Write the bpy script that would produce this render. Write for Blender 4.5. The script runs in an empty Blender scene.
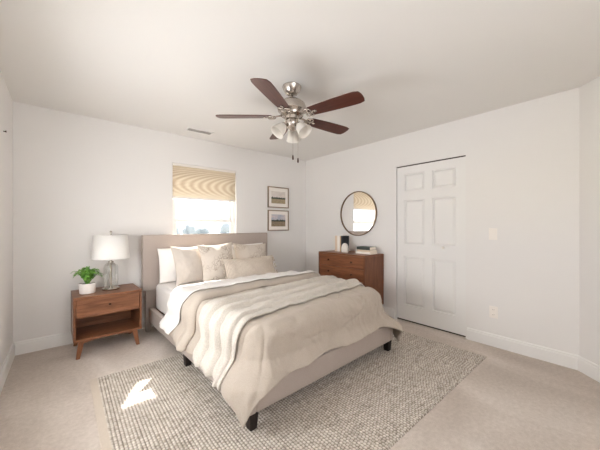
import bpy, bmesh, math, random
from mathutils import Vector, Matrix, noise as N
import numpy as np

S = bpy.context.scene
COL = S.collection
PI = math.pi
random.seed(7)

# ------------------------------------------------------------------ camera, sky, sun, daylight, exposure
cam_d = bpy.data.cameras.new('camera')
cam_d.sensor_width = 36.0
cam_d.lens = 277.0 / 600.0 * 36.0
cam_d.shift_y = -1.0 / 600.0 * -1.0
cam_d.clip_start = 0.02
cam = bpy.data.objects.new('camera', cam_d)
COL.objects.link(cam)
cam.location = (0, 0, 1.243)
cam.rotation_euler = (PI / 2, 0, math.radians(-40.4))
S.camera = cam

world = bpy.data.worlds.new('sky')
S.world = world
world.use_nodes = True
wn = world.node_tree
bg = wn.nodes['Background']
bg.inputs[0].default_value = (0.985, 0.99, 1.0, 1)
bg.inputs[1].default_value = 6.5

sun_d = bpy.data.lights.new('sun', 'SUN')
sun_d.energy = 64.0
sun_d.angle = math.radians(0.8)
sun_d.color = (1.0, 0.95, 0.87)
sun = bpy.data.objects.new('sun', sun_d)
COL.objects.link(sun)
sun.rotation_euler = Vector((-0.82, -1.65, -1.61)).to_track_quat('-Z', 'Y').to_euler()


def area(name, loc, aim, sx, sy, power, color, portal=False):
    d = bpy.data.lights.new(name, 'AREA')
    d.shape = 'RECTANGLE'
    d.size, d.size_y = sx, sy
    d.energy = power
    d.color = color
    if portal:
        d.cycles.is_portal = True
    o = bpy.data.objects.new(name, d)
    COL.objects.link(o)
    o.location = loc
    o.rotation_euler = Vector(aim).to_track_quat('-Z', 'Y').to_euler()
    return o


# sky portals: two added, unseen fill openings (rear, left) and the back window
area('rear_fill_portal', (0.7, -1.10, 1.75), (0, 1, 0.0), 1.1, 0.8, 1, (1, 1, 1), portal=True)
area('left_fill_portal', (-0.53, 1.95, 1.15), (1, 0, 0), 1.2, 0.9, 1, (1, 1, 1), portal=True)
area('back_window_portal', (1.525, 3.93, 1.35), (0, -1, 0), 0.9, 1.45, 1, (1, 1, 1), portal=True)

S.view_settings.view_transform = 'Standard'
S.view_settings.look = 'None'
S.view_settings.gamma = 1.0
S.view_settings.use_curve_mapping = False
S.view_settings.exposure = 1.55
S.cycles.max_bounces = 14
S.cycles.diffuse_bounces = 9
S.cycles.glossy_bounces = 5
S.cycles.transparent_max_bounces = 16
S.cycles.transmission_bounces = 8
S.cycles.use_denoising = True
S.cycles.sample_clamp_indirect = 8.0
S.cycles.caustics_reflective = False
S.cycles.caustics_refractive = False


# ------------------------------------------------------------------ helpers: objects
def link(name, me, mat=None, parent=None, smooth=False):
    o = bpy.data.objects.new(name, me)
    COL.objects.link(o)
    if mat:
        me.materials.append(mat)
    if parent:
        o.parent = parent
    if smooth:
        me.polygons.foreach_set('use_smooth', [True] * len(me.polygons))
    return o


def obj(name, bm, mat, parent=None, smooth=False, bevel=0.0, seg=2, auto=False):
    me = bpy.data.meshes.new(name)
    bmesh.ops.recalc_face_normals(bm, faces=bm.faces)
    bm.to_mesh(me)
    bm.free()
    o = link(name, me, mat, parent, smooth)
    if bevel:
        m = o.modifiers.new('bevel', 'BEVEL')
        m.width = bevel
        m.segments = seg
        m.limit_method = 'ANGLE'
        m.angle_limit = math.radians(40)
    if auto:
        me.polygons.foreach_set('use_smooth', [True] * len(me.polygons))
        e = o.modifiers.new('edges', 'EDGE_SPLIT')
        e.split_angle = math.radians(35)
    return o


def tag(o, label, cat, group=None):
    o['label'] = label
    o['category'] = cat
    if group:
        o['group'] = group
    return o


def struct(o):
    o['kind'] = 'structure'
    return o


def thing(name, label, cat, loc=(0, 0, 0), rz=0.0, group=None):
    o = bpy.data.objects.new(name, None)
    o.empty_display_size = 0.1
    COL.objects.link(o)
    o.location = loc
    o.rotation_euler = (0, 0, rz)
    return tag(o, label, cat, group)


def copy_tree(o, parent=None):
    c = o.copy()
    COL.objects.link(c)
    if parent:
        c.parent = parent
    for ch in list(o.children):
        copy_tree(ch, c)
    return c


def box(bm, x0, x1, y0, y1, z0, z1):
    vs = [bm.verts.new(p) for p in ((x0, y0, z0), (x1, y0, z0), (x1, y1, z0), (x0, y1, z0),
                                    (x0, y0, z1), (x1, y0, z1), (x1, y1, z1), (x0, y1, z1))]
    for f in ((3, 2, 1, 0), (4, 5, 6, 7), (0, 1, 5, 4), (1, 2, 6, 5), (2, 3, 7, 6), (3, 0, 4, 7)):
        bm.faces.new([vs[i] for i in f])
    return bm


def B(*a):
    return box(bmesh.new(), *a)


def prism(bm, pts, axis, a0, a1):
    """extrude the 2-D outline pts along axis (x, y or z)"""
    def P(p, a):
        return {'x': (a, p[0], p[1]), 'y': (p[0], a, p[1]), 'z': (p[0], p[1], a)}[axis]
    lo = [bm.verts.new(P(p, a0)) for p in pts]
    hi = [bm.verts.new(P(p, a1)) for p in pts]
    bm.faces.new(lo)
    bm.faces.new(hi)
    n = len(pts)
    for i in range(n):
        bm.faces.new((lo[i], lo[(i + 1) % n], hi[(i + 1) % n], hi[i]))
    return bm


def hexa(bm, bottom, top):
    """solid between two quads"""
    a = [bm.verts.new(p) for p in bottom]
    b = [bm.verts.new(p) for p in top]
    bm.faces.new(a)
    bm.faces.new(b)
    for i in range(4):
        bm.faces.new((a[i], a[(i + 1) % 4], b[(i + 1) % 4], b[i]))
    return bm


def lathe(bm, prof, n=32, cx=0, cy=0, mat=None):
    rings = []
    for r, z in prof:
        if r < 1e-6:
            rings.append([bm.verts.new((cx, cy, z))])
        else:
            rings.append([bm.verts.new((cx + r * math.cos(2 * PI * i / n), cy + r * math.sin(2 * PI * i / n), z)) for i in range(n)])
    new = [v for r in rings for v in r]
    for a, b in zip(rings, rings[1:]):
        for i in range(n):
            j = (i + 1) % n
            if len(a) == 1 and len(b) == 1:
                continue
            if len(a) == 1:
                bm.faces.new((a[0], b[j], b[i]))
            elif len(b) == 1:
                bm.faces.new((a[i], a[j], b[0]))
            else:
                bm.faces.new((a[i], a[j], b[j], b[i]))
    if mat:
        bmesh.ops.transform(bm, matrix=mat, verts=new)
    return bm


def tube(bm, pts, r, n=8, closed=False, flat=1.0):
    pts = [Vector(p) for p in pts]
    rings = []
    m = len(pts)
    up = Vector((0, 0, 1))
    for i, p in enumerate(pts):
        a = pts[(i - 1) % m] if (closed or i > 0) else pts[0]
        b = pts[(i + 1) % m] if (closed or i < m - 1) else pts[-1]
        t = (b - a).normalized()
        s = t.cross(up)
        if s.length < 1e-4:
            s = t.cross(Vector((1, 0, 0)))
        s.normalize()
        w = s.cross(t)
        rr = r[i] if isinstance(r, (list, tuple)) else r
        rings.append([bm.verts.new(p + s * rr * math.cos(2 * PI * k / n) + w * rr * flat * math.sin(2 * PI * k / n)) for k in range(n)])
    for i in range(m if closed else m - 1):
        a, b = rings[i], rings[(i + 1) % m]
        for k in range(n):
            bm.faces.new((a[k], a[(k + 1) % n], b[(k + 1) % n], b[k]))
    if not closed:
        bm.faces.new(rings[0])
        bm.faces.new(rings[-1])
    return bm


def grid_mesh(name, P):
    """P: (nu, nv, 3) array -> mesh"""
    nu, nv = P.shape[:2]
    me = bpy.data.meshes.new(name)
    idx = np.arange(nu * nv).reshape(nu, nv)
    q = np.stack([idx[:-1, :-1], idx[1:, :-1], idx[1:, 1:], idx[:-1, 1:]], -1).reshape(-1, 4)
    me.vertices.add(nu * nv)
    me.vertices.foreach_set('co', P.reshape(-1).astype(np.float32))
    me.loops.add(q.size)
    me.loops.foreach_set('vertex_index', q.reshape(-1).astype(np.int32))
    me.polygons.add(len(q))
    me.polygons.foreach_set('loop_start', np.arange(0, q.size, 4, dtype=np.int32))
    me.polygons.foreach_set('use_smooth', np.ones(len(q), dtype=bool))
    me.update(calc_edges=True)
    me.validate()
    return me


# ------------------------------------------------------------------ helpers: materials
def srgb(r, g, b):
    f = lambda c: (c / 255 / 12.92) if c / 255 <= 0.04045 else ((c / 255 + 0.055) / 1.055) ** 2.4
    return (f(r), f(g), f(b), 1)


class Mat:
    def __init__(self, name, col=(0.8, 0.8, 0.8, 1), rough=0.6, metal=0.0, spec=0.3):
        self.m = bpy.data.materials.new(name)
        self.m.use_nodes = True
        self.t = self.m.node_tree
        self.b = self.t.nodes['Principled BSDF']
        self.b.inputs['Base Color'].default_value = col
        self.b.inputs['Roughness'].default_value = rough
        self.b.inputs['Metallic'].default_value = metal
        self.b.inputs['Specular IOR Level'].default_value = spec
        self._tc = None

    def n(self, kind, **kw):
        nd = self.t.nodes.new(kind)
        for k, v in kw.items():
            if k in nd.inputs:
                nd.inputs[k].default_value = v
            else:
                setattr(nd, k, v)
        return nd

    def l(self, a, b):
        self.t.links.new(a, b)

    def coords(self, scale=(1, 1, 1), rot=(0, 0, 0), loc=(0, 0, 0)):
        tc = self.n('ShaderNodeTexCoord')
        mp = self.n('ShaderNodeMapping')
        mp.inputs['Scale'].default_value = scale
        mp.inputs['Rotation'].default_value = rot
        mp.inputs['Location'].default_value = loc
        self.l(tc.outputs['Object'], mp.inputs['Vector'])
        return mp.outputs[0]

    def noise(self, vec, scale, detail=4, rough=0.5, dist=0.0):
        nd = self.n('ShaderNodeTexNoise')
        nd.inputs['Scale'].default_value = scale
        nd.inputs['Detail'].default_value = detail
        nd.inputs['Roughness'].default_value = rough
        nd.inputs['Distortion'].default_value = dist
        if vec is not None:
            self.l(vec, nd.inputs['Vector'])
        return nd.outputs['Fac']

    def ramp(self, fac, stops):
        r = self.n('ShaderNodeValToRGB')
        els = r.color_ramp.elements
        while len(els) < len(stops):
            els.new(0.5)
        for e, (p, c) in zip(els, stops):
            e.position = p
            e.color = c
        self.l(fac, r.inputs[0])
        return r.outputs[0]

    def math(self, op, a, b=None, c=None):
        nd = self.n('ShaderNodeMath')
        nd.operation = op
        for i, x in enumerate((a, b, c)):
            if x is None:
                continue
            if isinstance(x, (int, float)):
                nd.inputs[i].default_value = x
            else:
                self.l(x, nd.inputs[i])
        return nd.outputs[0]

    def mix(self, fac, a, b, mode='MIX'):
        nd = self.n('ShaderNodeMix')
        nd.data_type = 'RGBA'
        nd.blend_type = mode
        for s, x in (('Factor', fac), ('A', a), ('B', b)):
            sock = [i for i in nd.inputs if i.name == s and i.enabled][0] if s == 'Factor' else [i for i in nd.inputs if i.name == s and i.type == 'RGBA'][0]
            if isinstance(x, (int, float, tuple)):
                sock.default_value = x
            else:
                self.l(x, sock)
        return [o for o in nd.outputs if o.type == 'RGBA'][0]

    def color(self, sock):
        self.l(sock, self.b.inputs['Base Color'])

    def bump(self, h, strength=0.3, dist=0.002):
        bp = self.n('ShaderNodeBump')
        bp.inputs['Strength'].default_value = strength
        bp.inputs['Distance'].default_value = dist
        self.l(h, bp.inputs['Height'])
        self.l(bp.outputs[0], self.b.inputs['Normal'])


def paint(name, col, rough=0.75):
    m = Mat(name, col, rough, 0, 0.2)
    v = m.coords()
    m.bump(m.noise(v, 220, 3), 0.06, 0.001)
    return m.m


def wood(name, dark, mid, light, axis='x', rough=0.38):
    m = Mat(name, mid, rough, 0, 0.4)
    sc = {'x': (1.2, 14, 14), 'y': (14, 1.2, 14), 'z': (14, 14, 1.2)}[axis]
    v = m.coords(sc)
    a = m.noise(v, 2.2, 6, 0.62, 1.2)
    sc2 = {'x': (3, 90, 90), 'y': (90, 3, 90), 'z': (90, 90, 3)}[axis]
    g = m.noise(m.coords(sc2), 1.6, 3, 0.6)
    c = m.ramp(a, [(0.28, dark), (0.5, mid), (0.74, light)])
    c2 = m.mix(m.math('MULTIPLY', g, 0.35), c, dark)
    m.color(c2)
    m.bump(g, 0.08, 0.0006)
    return m.m


def fabric(name, col, col2=None, weave=420, rough=0.9, bump=0.25, mott=0.25, crinkle=False):
    m = Mat(name, col, rough, 0, 0.1)
    m.b.inputs['Sheen Weight'].default_value = 0.12
    col2 = col2 or tuple(c * 0.82 for c in col[:3]) + (1,)
    v = m.coords()
    nz = m.noise(v, weave, 2, 0.6)
    big = m.noise(v, 9, 3)
    f = m.math('ADD', m.math('MULTIPLY', nz, 0.8), m.math('MULTIPLY', big, 0.2))
    m.color(m.ramp(f, [(0.5 - mott, col2), (0.5 + mott, col)]))
    if crinkle:
        v2 = m.coords((1.0, 0.6, 1.0), (0, 0, 0.7))
        cr = m.noise(v2, 34, 3, 0.55, 1.5)
        m.bump(m.math('ADD', m.math('MULTIPLY', nz, 0.25), cr), bump * 1.3, 0.006)
    else:
        m.bump(nz, bump, 0.0012)
    return m.m


M = {}
M['wall'] = paint('wall_paint', srgb(231, 229, 227))
M['ceiling'] = paint('ceiling_paint', srgb(231, 229, 226), 0.9)
M['trim'] = paint('trim_paint', srgb(234, 233, 231), 0.45)
M['door'] = paint('door_paint', srgb(232, 231, 229), 0.5)
M['vinyl'] = paint('window_vinyl', srgb(240, 240, 238), 0.4)
M['gap'] = Mat('dark_gap', srgb(70, 60, 54), 0.7).m  # dark colour stands in for shade in the door gaps
M['plastic'] = Mat('white_plastic', srgb(240, 235, 229), 0.35).m
M['walnut_x'] = wood('walnut_wood', srgb(96, 58, 38), srgb(134, 88, 60), srgb(160, 110, 78), 'x')
M['walnut_y'] = wood('walnut_side_wood', srgb(88, 52, 34), srgb(122, 78, 52), srgb(148, 98, 68), 'y')
M['walnut_z'] = wood('walnut_leg_wood', srgb(92, 56, 36), srgb(128, 82, 54), srgb(152, 102, 70), 'z')
M['cherry_y'] = wood('cherry_front_wood', srgb(96, 56, 36), srgb(130, 80, 52), srgb(152, 100, 68), 'y')
M['cherry_x'] = wood('cherry_top_wood', srgb(98, 58, 38), srgb(132, 84, 56), srgb(154, 104, 72), 'y')
M['cherry_z'] = wood('cherry_side_wood', srgb(88, 50, 32), srgb(118, 72, 46), srgb(142, 92, 62), 'z')
M['knob'] = Mat('dark_bronze', srgb(72, 46, 32), 0.4, 0.5).m
M['upholstery'] = fabric('taupe_upholstery', srgb(184, 172, 164), srgb(166, 154, 146), 380, 0.92, 0.3)
M['black_leg'] = Mat('black_leg_wood', srgb(38, 30, 27), 0.5).m
M['linen_white'] = fabric('white_linen', srgb(242, 239, 236), srgb(228, 224, 220), 350, 0.9, 0.15)
M['duvet'] = fabric('sand_linen_duvet', srgb(190, 179, 167), srgb(170, 159, 147), 300, 0.92, 0.3, 0.25, True)
M['beige'] = fabric('plain_beige_cotton', srgb(214, 205, 196), srgb(196, 186, 176), 330, 0.92, 0.25)
M['nickel'] = Mat('brushed_nickel', srgb(196, 188, 180), 0.26, 1.0).m
M['chain'] = Mat('chain_metal', srgb(190, 184, 176), 0.35, 0.8).m
M['bronze_frame'] = Mat('thin_bronze_frame', srgb(128, 106, 84), 0.35, 0.8).m
M['mirror'] = Mat('mirror_glass', (0.92, 0.92, 0.92, 1), 0.02, 1.0).m
M['frame_wood'] = wood('picture_frame_wood', srgb(124, 106, 90), srgb(146, 128, 110), srgb(164, 146, 128), 'x', 0.5)
M['mat_board'] = Mat('mat_board', srgb(242, 236, 230), 0.9).m
M['ceramic'] = Mat('matte_white_ceramic', srgb(238, 232, 226), 0.55).m
M['soil'] = Mat('soil', srgb(60, 44, 34), 0.95).m
M['stone'] = Mat('white_stone', srgb(228, 222, 214), 0.6).m


def m_leaf():
    m = Mat('fern_leaf', srgb(86, 132, 52), 0.5)
    m.color(m.ramp(m.noise(m.coords(), 26, 2), [(0.3, srgb(58, 112, 40)), (0.65, srgb(130, 180, 78))]))
    return m.m


M['leaf'] = m_leaf()


def m_carpet():
    m = Mat('beige_carpet', srgb(200, 184, 170), 1.0, 0, 0.05)
    v = m.coords()
    big = m.noise(m.coords((1, 0.6, 1), (0, 0, 0.6)), 1.6, 3, 0.5, 0.8)
    fine = m.noise(v, 260, 3, 0.7)
    mid = m.noise(v, 38, 3, 0.6)
    f = m.math('ADD', m.math('MULTIPLY', fine, 0.35), m.math('ADD', m.math('MULTIPLY', big, 0.45), m.math('MULTIPLY', mid, 0.2)))
    m.color(m.ramp(f, [(0.38, srgb(184, 172, 162)), (0.5, srgb(205, 194, 184)), (0.62, srgb(226, 217, 209))]))
    m.bump(m.math('ADD', fine, m.math('MULTIPLY', mid, 0.6)), 0.55, 0.008)
    return m.m


def m_rug():
    m = Mat('woven_wool_rug', srgb(200, 190, 176), 1.0, 0, 0.05)
    v = m.coords()
    a = m.noise(v, 46, 2, 0.6)
    b = m.noise(m.coords((1, 9, 1)), 3.0, 3)
    fine = m.noise(v, 320, 2, 0.7)
    f = m.math('ADD', m.math('MULTIPLY', a, 0.55), m.math('ADD', m.math('MULTIPLY', b, 0.25), m.math('MULTIPLY', fine, 0.2)))
    c = m.ramp(f, [(0.36, srgb(160, 149, 138)), (0.47, srgb(200, 191, 180)), (0.62, srgb(226, 218, 208))])
    # backing yarn between the loops, darkened with the painted-in shade of the gaps
    at = m.n('ShaderNodeAttribute')
    at.attribute_name = 'loop'
    m.color(m.mix(at.outputs['Fac'], srgb(106, 94, 83), c))
    m.bump(fine, 0.5, 0.003)
    return m.m


def m_throw():
    m = Mat('cream_knit_throw', srgb(232, 223, 208), 0.95, 0, 0.08)
    m.b.inputs['Sheen Weight'].default_value = 0.15
    v = m.coords()
    w = m.n('ShaderNodeTexWave')
    w.wave_type = 'BANDS'
    w.bands_direction = 'Y'
    w.inputs['Scale'].default_value = 42
    w.inputs['Distortion'].default_value = 1.2
    m.l(v, w.inputs['Vector'])
    nz = m.noise(v, 220, 2)
    m.color(m.ramp(m.noise(v, 140, 3), [(0.3, srgb(190, 183, 173)), (0.7, srgb(210, 203, 194))]))
    m.bump(m.math('ADD', w.outputs['Fac'], nz), 0.35, 0.003)
    return m.m


def m_floral(name, base, dark):
    m = Mat(name, base, 0.92, 0, 0.1)
    v = m.coords()
    vo = m.n('ShaderNodeTexVoronoi')
    vo.feature = 'DISTANCE_TO_EDGE'
    vo.inputs['Scale'].default_value = 26
    mix = m.n('ShaderNodeVectorMath', operation='ADD')
    nzc = m.n('ShaderNodeTexNoise')
    nzc.inputs['Scale'].default_value = 8
    sc = m.n('ShaderNodeVectorMath', operation='SCALE')
    sc.inputs['Scale'].default_value = 0.12
    m.l(v, nzc.inputs['Vector'])
    m.l(nzc.outputs['Color'], sc.inputs[0])
    m.l(v, mix.inputs[0])
    m.l(sc.outputs[0], mix.inputs[1])
    m.l(mix.outputs[0], vo.inputs['Vector'])
    line = m.ramp(vo.outputs['Distance'], [(0.02, (1, 1, 1, 1)), (0.09, (0, 0, 0, 1))])
    patch = m.ramp(m.noise(v, 7, 2), [(0.45, (0, 0, 0, 1)), (0.56, (1, 1, 1, 1))])
    f = m.math('MULTIPLY', m.math('MULTIPLY', line, patch), 0.75)
    m.color(m.mix(f, base, dark))
    m.bump(m.noise(v, 330, 2), 0.25, 0.0012)
    return m.m


def m_lumbar():
    m = Mat('ribbed_oat_weave', srgb(214, 198, 180), 0.95, 0, 0.1)
    v = m.coords()
    w = m.n('ShaderNodeTexWave')
    w.bands_direction = 'X'
    w.inputs['Scale'].default_value = 22
    w.inputs['Distortion'].default_value = 1.5
    w.inputs['Detail'].default_value = 2
    m.l(v, w.inputs['Vector'])
    nz = m.noise(v, 150, 3)
    f = m.math('ADD', m.math('MULTIPLY', w.outputs['Fac'], 0.4), m.math('MULTIPLY', nz, 0.6))
    m.color(m.ramp(f, [(0.25, srgb(172, 158, 144)), (0.7, srgb(216, 205, 192))]))
    m.bump(f, 0.5, 0.003)
    return m.m


def m_blind():
    m = Mat('pleated_shade_fabric', srgb(226, 206, 176), 0.95, 0, 0.05)
    tc = m.n('ShaderNodeTexCoord')
    sp = m.n('ShaderNodeSeparateXYZ')
    m.l(tc.outputs['Object'], sp.inputs[0])
    x, z = sp.outputs[0], sp.outputs[2]
    dz = m.math('SUBTRACT', z, -0.265)
    q = m.math('MULTIPLY', m.math('MULTIPLY', dz, dz), 105.0)
    # curved moire of the pleats, painted into the cloth colour
    ph = m.math('MULTIPLY', m.math('SUBTRACT', m.math('MULTIPLY', x, 8.5), q), 2 * PI)
    s = m.math('ADD', m.math('MULTIPLY', m.math('SINE', ph), 0.5), 0.5)
    low = m.ramp(z, [(0.0, (0, 0, 0, 1)), (1.0, (1, 1, 1, 1))])
    fade = m.n('ShaderNodeMapRange')
    fade.inputs['From Min'].default_value = -0.42
    fade.inputs['From Max'].default_value = -0.34
    m.l(z, fade.inputs['Value'])
    s2 = m.math('MULTIPLY', s, fade.outputs[0])
    c = m.mix(s2, srgb(232, 222, 204), srgb(208, 192, 168))
    m.color(c)
    tr = m.n('ShaderNodeBsdfTranslucent')
    m.l(c, tr.inputs['Color'])
    mx = m.n('ShaderNodeMixShader')
    mx.inputs[0].default_value = 0.03
    m.l(m.b.outputs[0], mx.inputs[1])
    m.l(tr.outputs[0], mx.inputs[2])
    m.l(mx.outputs[0], m.t.nodes['Material Output'].inputs['Surface'])
    return m.m


def m_glass(name, tint=(1, 1, 1, 1), edge=0.35):
    m = Mat(name)
    tr = m.n('ShaderNodeBsdfTransparent')
    tr.inputs['Color'].default_value = tint
    gl = m.n('ShaderNodeBsdfGlossy')
    gl.inputs['Roughness'].default_value = 0.02
    lw = m.n('ShaderNodeLayerWeight')
    lw.inputs['Blend'].default_value = edge
    mx = m.n('ShaderNodeMixShader')
    m.l(m.math('ADD', m.math('MULTIPLY', lw.outputs['Fresnel'], 0.35), 0.01), mx.inputs[0])
    m.l(tr.outputs[0], mx.inputs[1])
    m.l(gl.outputs[0], mx.inputs[2])
    m.l(mx.outputs[0], m.t.nodes['Material Output'].inputs['Surface'])
    return m.m


def m_shade(name, col, fac):
    m = Mat(name, col, 0.8, 0, 0.2)
    tr = m.n('ShaderNodeBsdfTranslucent')
    tr.inputs['Color'].default_value = col
    mx = m.n('ShaderNodeMixShader')
    mx.inputs[0].default_value = fac
    m.l(m.b.outputs[0], mx.inputs[1])
    m.l(tr.outputs[0], mx.inputs[2])
    m.l(mx.outputs[0], m.t.nodes['Material Output'].inputs['Surface'])
    v = m.coords()
    m.bump(m.noise(v, 300, 2), 0.1, 0.0008)
    return m.m


def m_blade():
    m = Mat('mahogany_blade', srgb(84, 46, 36), 0.28, 0, 0.5)
    v = m.coords((1.5, 22, 10))
    a = m.noise(v, 2.5, 5, 0.6, 0.8)
    m.color(m.ramp(a, [(0.3, srgb(66, 34, 28)), (0.6, srgb(92, 52, 42)), (0.8, srgb(108, 66, 54))]))
    return m.m


def m_print(name, sky, far, mid, near, horizon, seed):
    """a small landscape photograph printed on paper: sky, tree line, field"""
    m = Mat(name, sky, 0.6, 0, 0.2)
    tc = m.n('ShaderNodeTexCoord')
    sp = m.n('ShaderNodeSeparateXYZ')
    m.l(tc.outputs['Object'], sp.inputs[0])
    z = sp.outputs[2]
    mp = m.coords((30, 1, 8), loc=(seed, 0, 0))
    tree = m.noise(mp, 1.4, 4, 0.7)
    edge = m.math('ADD', m.math('MULTIPLY', tree, 0.09), horizon - 0.03)
    island = m.math('LESS_THAN', z, edge)
    isfield = m.math('LESS_THAN', z, horizon - 0.012)
    cl = m.noise(m.coords((6, 1, 16), loc=(seed, 0, 3)), 1.6, 3)
    c_sky = m.ramp(cl, [(0.35, sky), (0.65, far)])
    fn = m.noise(m.coords((26, 1, 70), loc=(seed, 0, 9)), 1.5, 4, 0.7)
    c_field = m.ramp(fn, [(0.35, near), (0.65, mid)])
    c_tree = m.ramp(fn, [(0.3, srgb(48, 56, 50)), (0.7, srgb(92, 98, 84))])
    c = m.mix(island, c_sky, c_tree)
    c = m.mix(isfield, c, c_field)
    m.color(c)
    return m.m


M['carpet'] = m_carpet()
M['rug'] = m_rug()
M['throw'] = m_throw()
M['floral'] = m_floral('floral_beige_cotton', srgb(210, 200, 189), srgb(150, 132, 115))
M['floral_soft'] = m_floral('soft_floral_beige', srgb(208, 198, 187), srgb(172, 156, 140))
M['lumbar'] = m_lumbar()
M['blind'] = m_blind()
M['pane'] = m_glass('window_glass', (0.42, 0.42, 0.42, 1), 0.2)
M['lamp_glass'] = m_glass('clear_lamp_glass', (0.97, 0.98, 0.97, 1), 0.45)
M['lamp_shade'] = m_shade('white_linen_shade', srgb(248, 246, 243), 0.2)
M['frosted'] = m_shade('frosted_glass', srgb(240, 236, 230), 0.35)
M['blade'] = m_blade()
M['rug_hem'] = fabric('rug_hem', srgb(206, 194, 180), srgb(182, 169, 155), 200, 1.0, 0.5)

# ------------------------------------------------------------------ room shell
XL, XR, YB, YF, HC = -0.375, 3.382, 3.808, -0.95, 2.44
T = 0.14
YC = 0.258                       # where the right wall turns 45 degrees inward
WX0, WX1, WZ0, WZ1 = 1.07, 1.978, 0.62, 2.07   # back window opening
DY0, DY1, DZ = 1.146, 1.990, 2.030            # closet opening


def wall_with_hole(name, axis, a0, a1, z0, z1, h, w0, w1):
    """axis 'y': wall spans x a0..a1, thickness y w0..w1; axis 'x' the other way; h = (h0, h1, hz0, hz1)"""
    bm = bmesh.new()
    def bb(p0, p1, q0, q1):
        if p1 - p0 < 1e-5 or q1 - q0 < 1e-5:
            return
        if axis == 'y':
            box(bm, p0, p1, w0, w1, q0, q1)
        else:
            box(bm, w0, w1, p0, p1, q0, q1)
    h0, h1, hz0, hz1 = h
    bb(a0, h0, z0, z1)
    bb(h1, a1, z0, z1)
    bb(h0, h1, z0, hz0)
    bb(h0, h1, hz1, z1)
    bmesh.ops.remove_doubles(bm, verts=bm.verts, dist=1e-5)
    return struct(obj(name, bm, M['wall']))


struct(obj('floor', B(XL - T, XR + T + 0.8, YF - T, YB + T, -0.1, 0.0), M['carpet']))
struct(obj('ceiling', B(XL - T, XR + T + 0.8, YF - T, YB + T, HC, HC + 0.12), M['ceiling']))
wall_with_hole('wall_back', 'y', XL - T, XR + T, 0, HC, (WX0, WX1, WZ0, WZ1), YB, YB + T)
wall_with_hole('wall_right', 'x', YC, YB, 0, HC, (DY0, DY1, 0.0, DZ), XR, XR + T)
LY0, LY1, LZ0, LZ1 = 1.40, 2.50, 0.75, 1.50       # left opening, added out of view for fill daylight
wall_with_hole('wall_left', 'x', YF - T, YB, 0, HC, (LY0, LY1, LZ0, LZ1), XL - T, XL)
RWX0, RWX1, RWZ0, RWZ1 = 0.20, 1.20, 1.40, 2.10  # rear opening, added out of view for fill daylight
wall_with_hole('wall_rear', 'y', XL, XR + T, 0, HC, (RWX0, RWX1, RWZ0, RWZ1), YF - T, YF)
# angled wall: from (XR, YC) at 45 degrees toward the rear wall
L = YC - YF
prism_bm = prism(bmesh.new(), [(XR, YC), (XR - L, YF), (XR - L + 0.15, YF), (XR + T, YC - 0.02), (XR + T, YC)], 'z', 0, HC)
struct(obj('wall_angled', prism_bm, M['wall']))
# closet behind the bi-fold door
cb = bmesh.new()
box(cb, XR + T, XR + T + 0.04, DY0 - 0.2, DY1 + 0.2, 0, HC)
struct(obj('wall_closet', cb, M['wall']))

# baseboards, with a small stepped top
def baseboard(name, p0, p1, nrm):
    d = Vector((p1[0] - p0[0], p1[1] - p0[1], 0))
    ln = d.length
    d.normalize()
    n = Vector((nrm[0], nrm[1], 0)).normalized()
    bm = bmesh.new()
    prof = [(0, 0), (0.016, 0), (0.016, 0.100), (0.012, 0.108), (0.012, 0.118), (0.007, 0.126), (0, 0.126)]
    a = [bm.verts.new(Vector((p0[0], p0[1], z)) + n * t) for t, z in prof]
    b = [bm.verts.new(Vector((p1[0], p1[1], z)) + n * t) for t, z in prof]
    bm.faces.new(a)
    bm.faces.new(b)
    for i in range(len(prof)):
        j = (i + 1) % len(prof)
        bm.faces.new((a[i], a[j], b[j], b[i]))
    return struct(obj(name, bm, M['trim']))


baseboard('baseboard_back', (XL, YB), (XR, YB), (0, -1))
baseboard('baseboard_left', (XL, YF), (XL, YB), (1, 0))
baseboard('baseboard_right', (XR, YC), (XR, DY0 - 0.015), (-1, 0))
baseboard('baseboard_right_far', (XR, DY1 + 0.015), (XR, YB), (-1, 0))
baseboard('baseboard_angled', (XR, YC), (XR - L, YF), (-1, 1))

# ------------------------------------------------------------------ closet door (six raised panels)
root = bpy.data.objects.new('door_1', None)
COL.objects.link(root)
root['kind'] = 'structure'
dx = XR + 0.010
dz0, dz1 = 0.022, DZ - 0.014
dy0, dy1 = DY0 + 0.0005, DY1 - 0.012
root.location = (dx, (dy0 + dy1) / 2, dz0)
W = dy1 - dy0
Hd = dz1 - dz0
# local frame: y from -W/2..W/2, z 0..Hd, front at x=0 facing -x
slab = bmesh.new()
st = 0.105
midw = 0.10
cols = [(-W / 2 + st, -midw / 2), (midw / 2, W / 2 - st)]
rows = [(0.20, 0.83), (0.98, 1.56), (1.67, 1.895)]
ys = sorted({-W / 2, W / 2} | {c for p in cols for c in p})
zs = sorted({0.0, Hd} | {r for p in rows for r in p})
fr = 0.018
for i in range(len(ys) - 1):
    for j in range(len(zs) - 1):
        hole = any(abs(ys[i] - c[0]) < 1e-6 for c in cols) and any(abs(zs[j] - r[0]) < 1e-6 for r in rows)
        box(slab, fr if hole else 0.0, 0.034, ys[i], ys[i + 1], zs[j], zs[j + 1])
obj('door_slab', slab, M['door'], root)
for c in cols:
    for r in rows:
        p = bmesh.new()
        a = 0.008
        b = 0.032
        outer = [(fr, c[0] + a, r[0] + a), (fr, c[1] - a, r[0] + a), (fr, c[1] - a, r[1] - a), (fr, c[0] + a, r[1] - a)]
        inner = [(0.002, c[0] + b, r[0] + b), (0.002, c[1] - b, r[0] + b), (0.002, c[1] - b, r[1] - b), (0.002, c[0] + b, r[1] - b)]
        hexa(p, outer, inner)
        obj('raised_panel', p, M['door'], root)
kb = bmesh.new()
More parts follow.
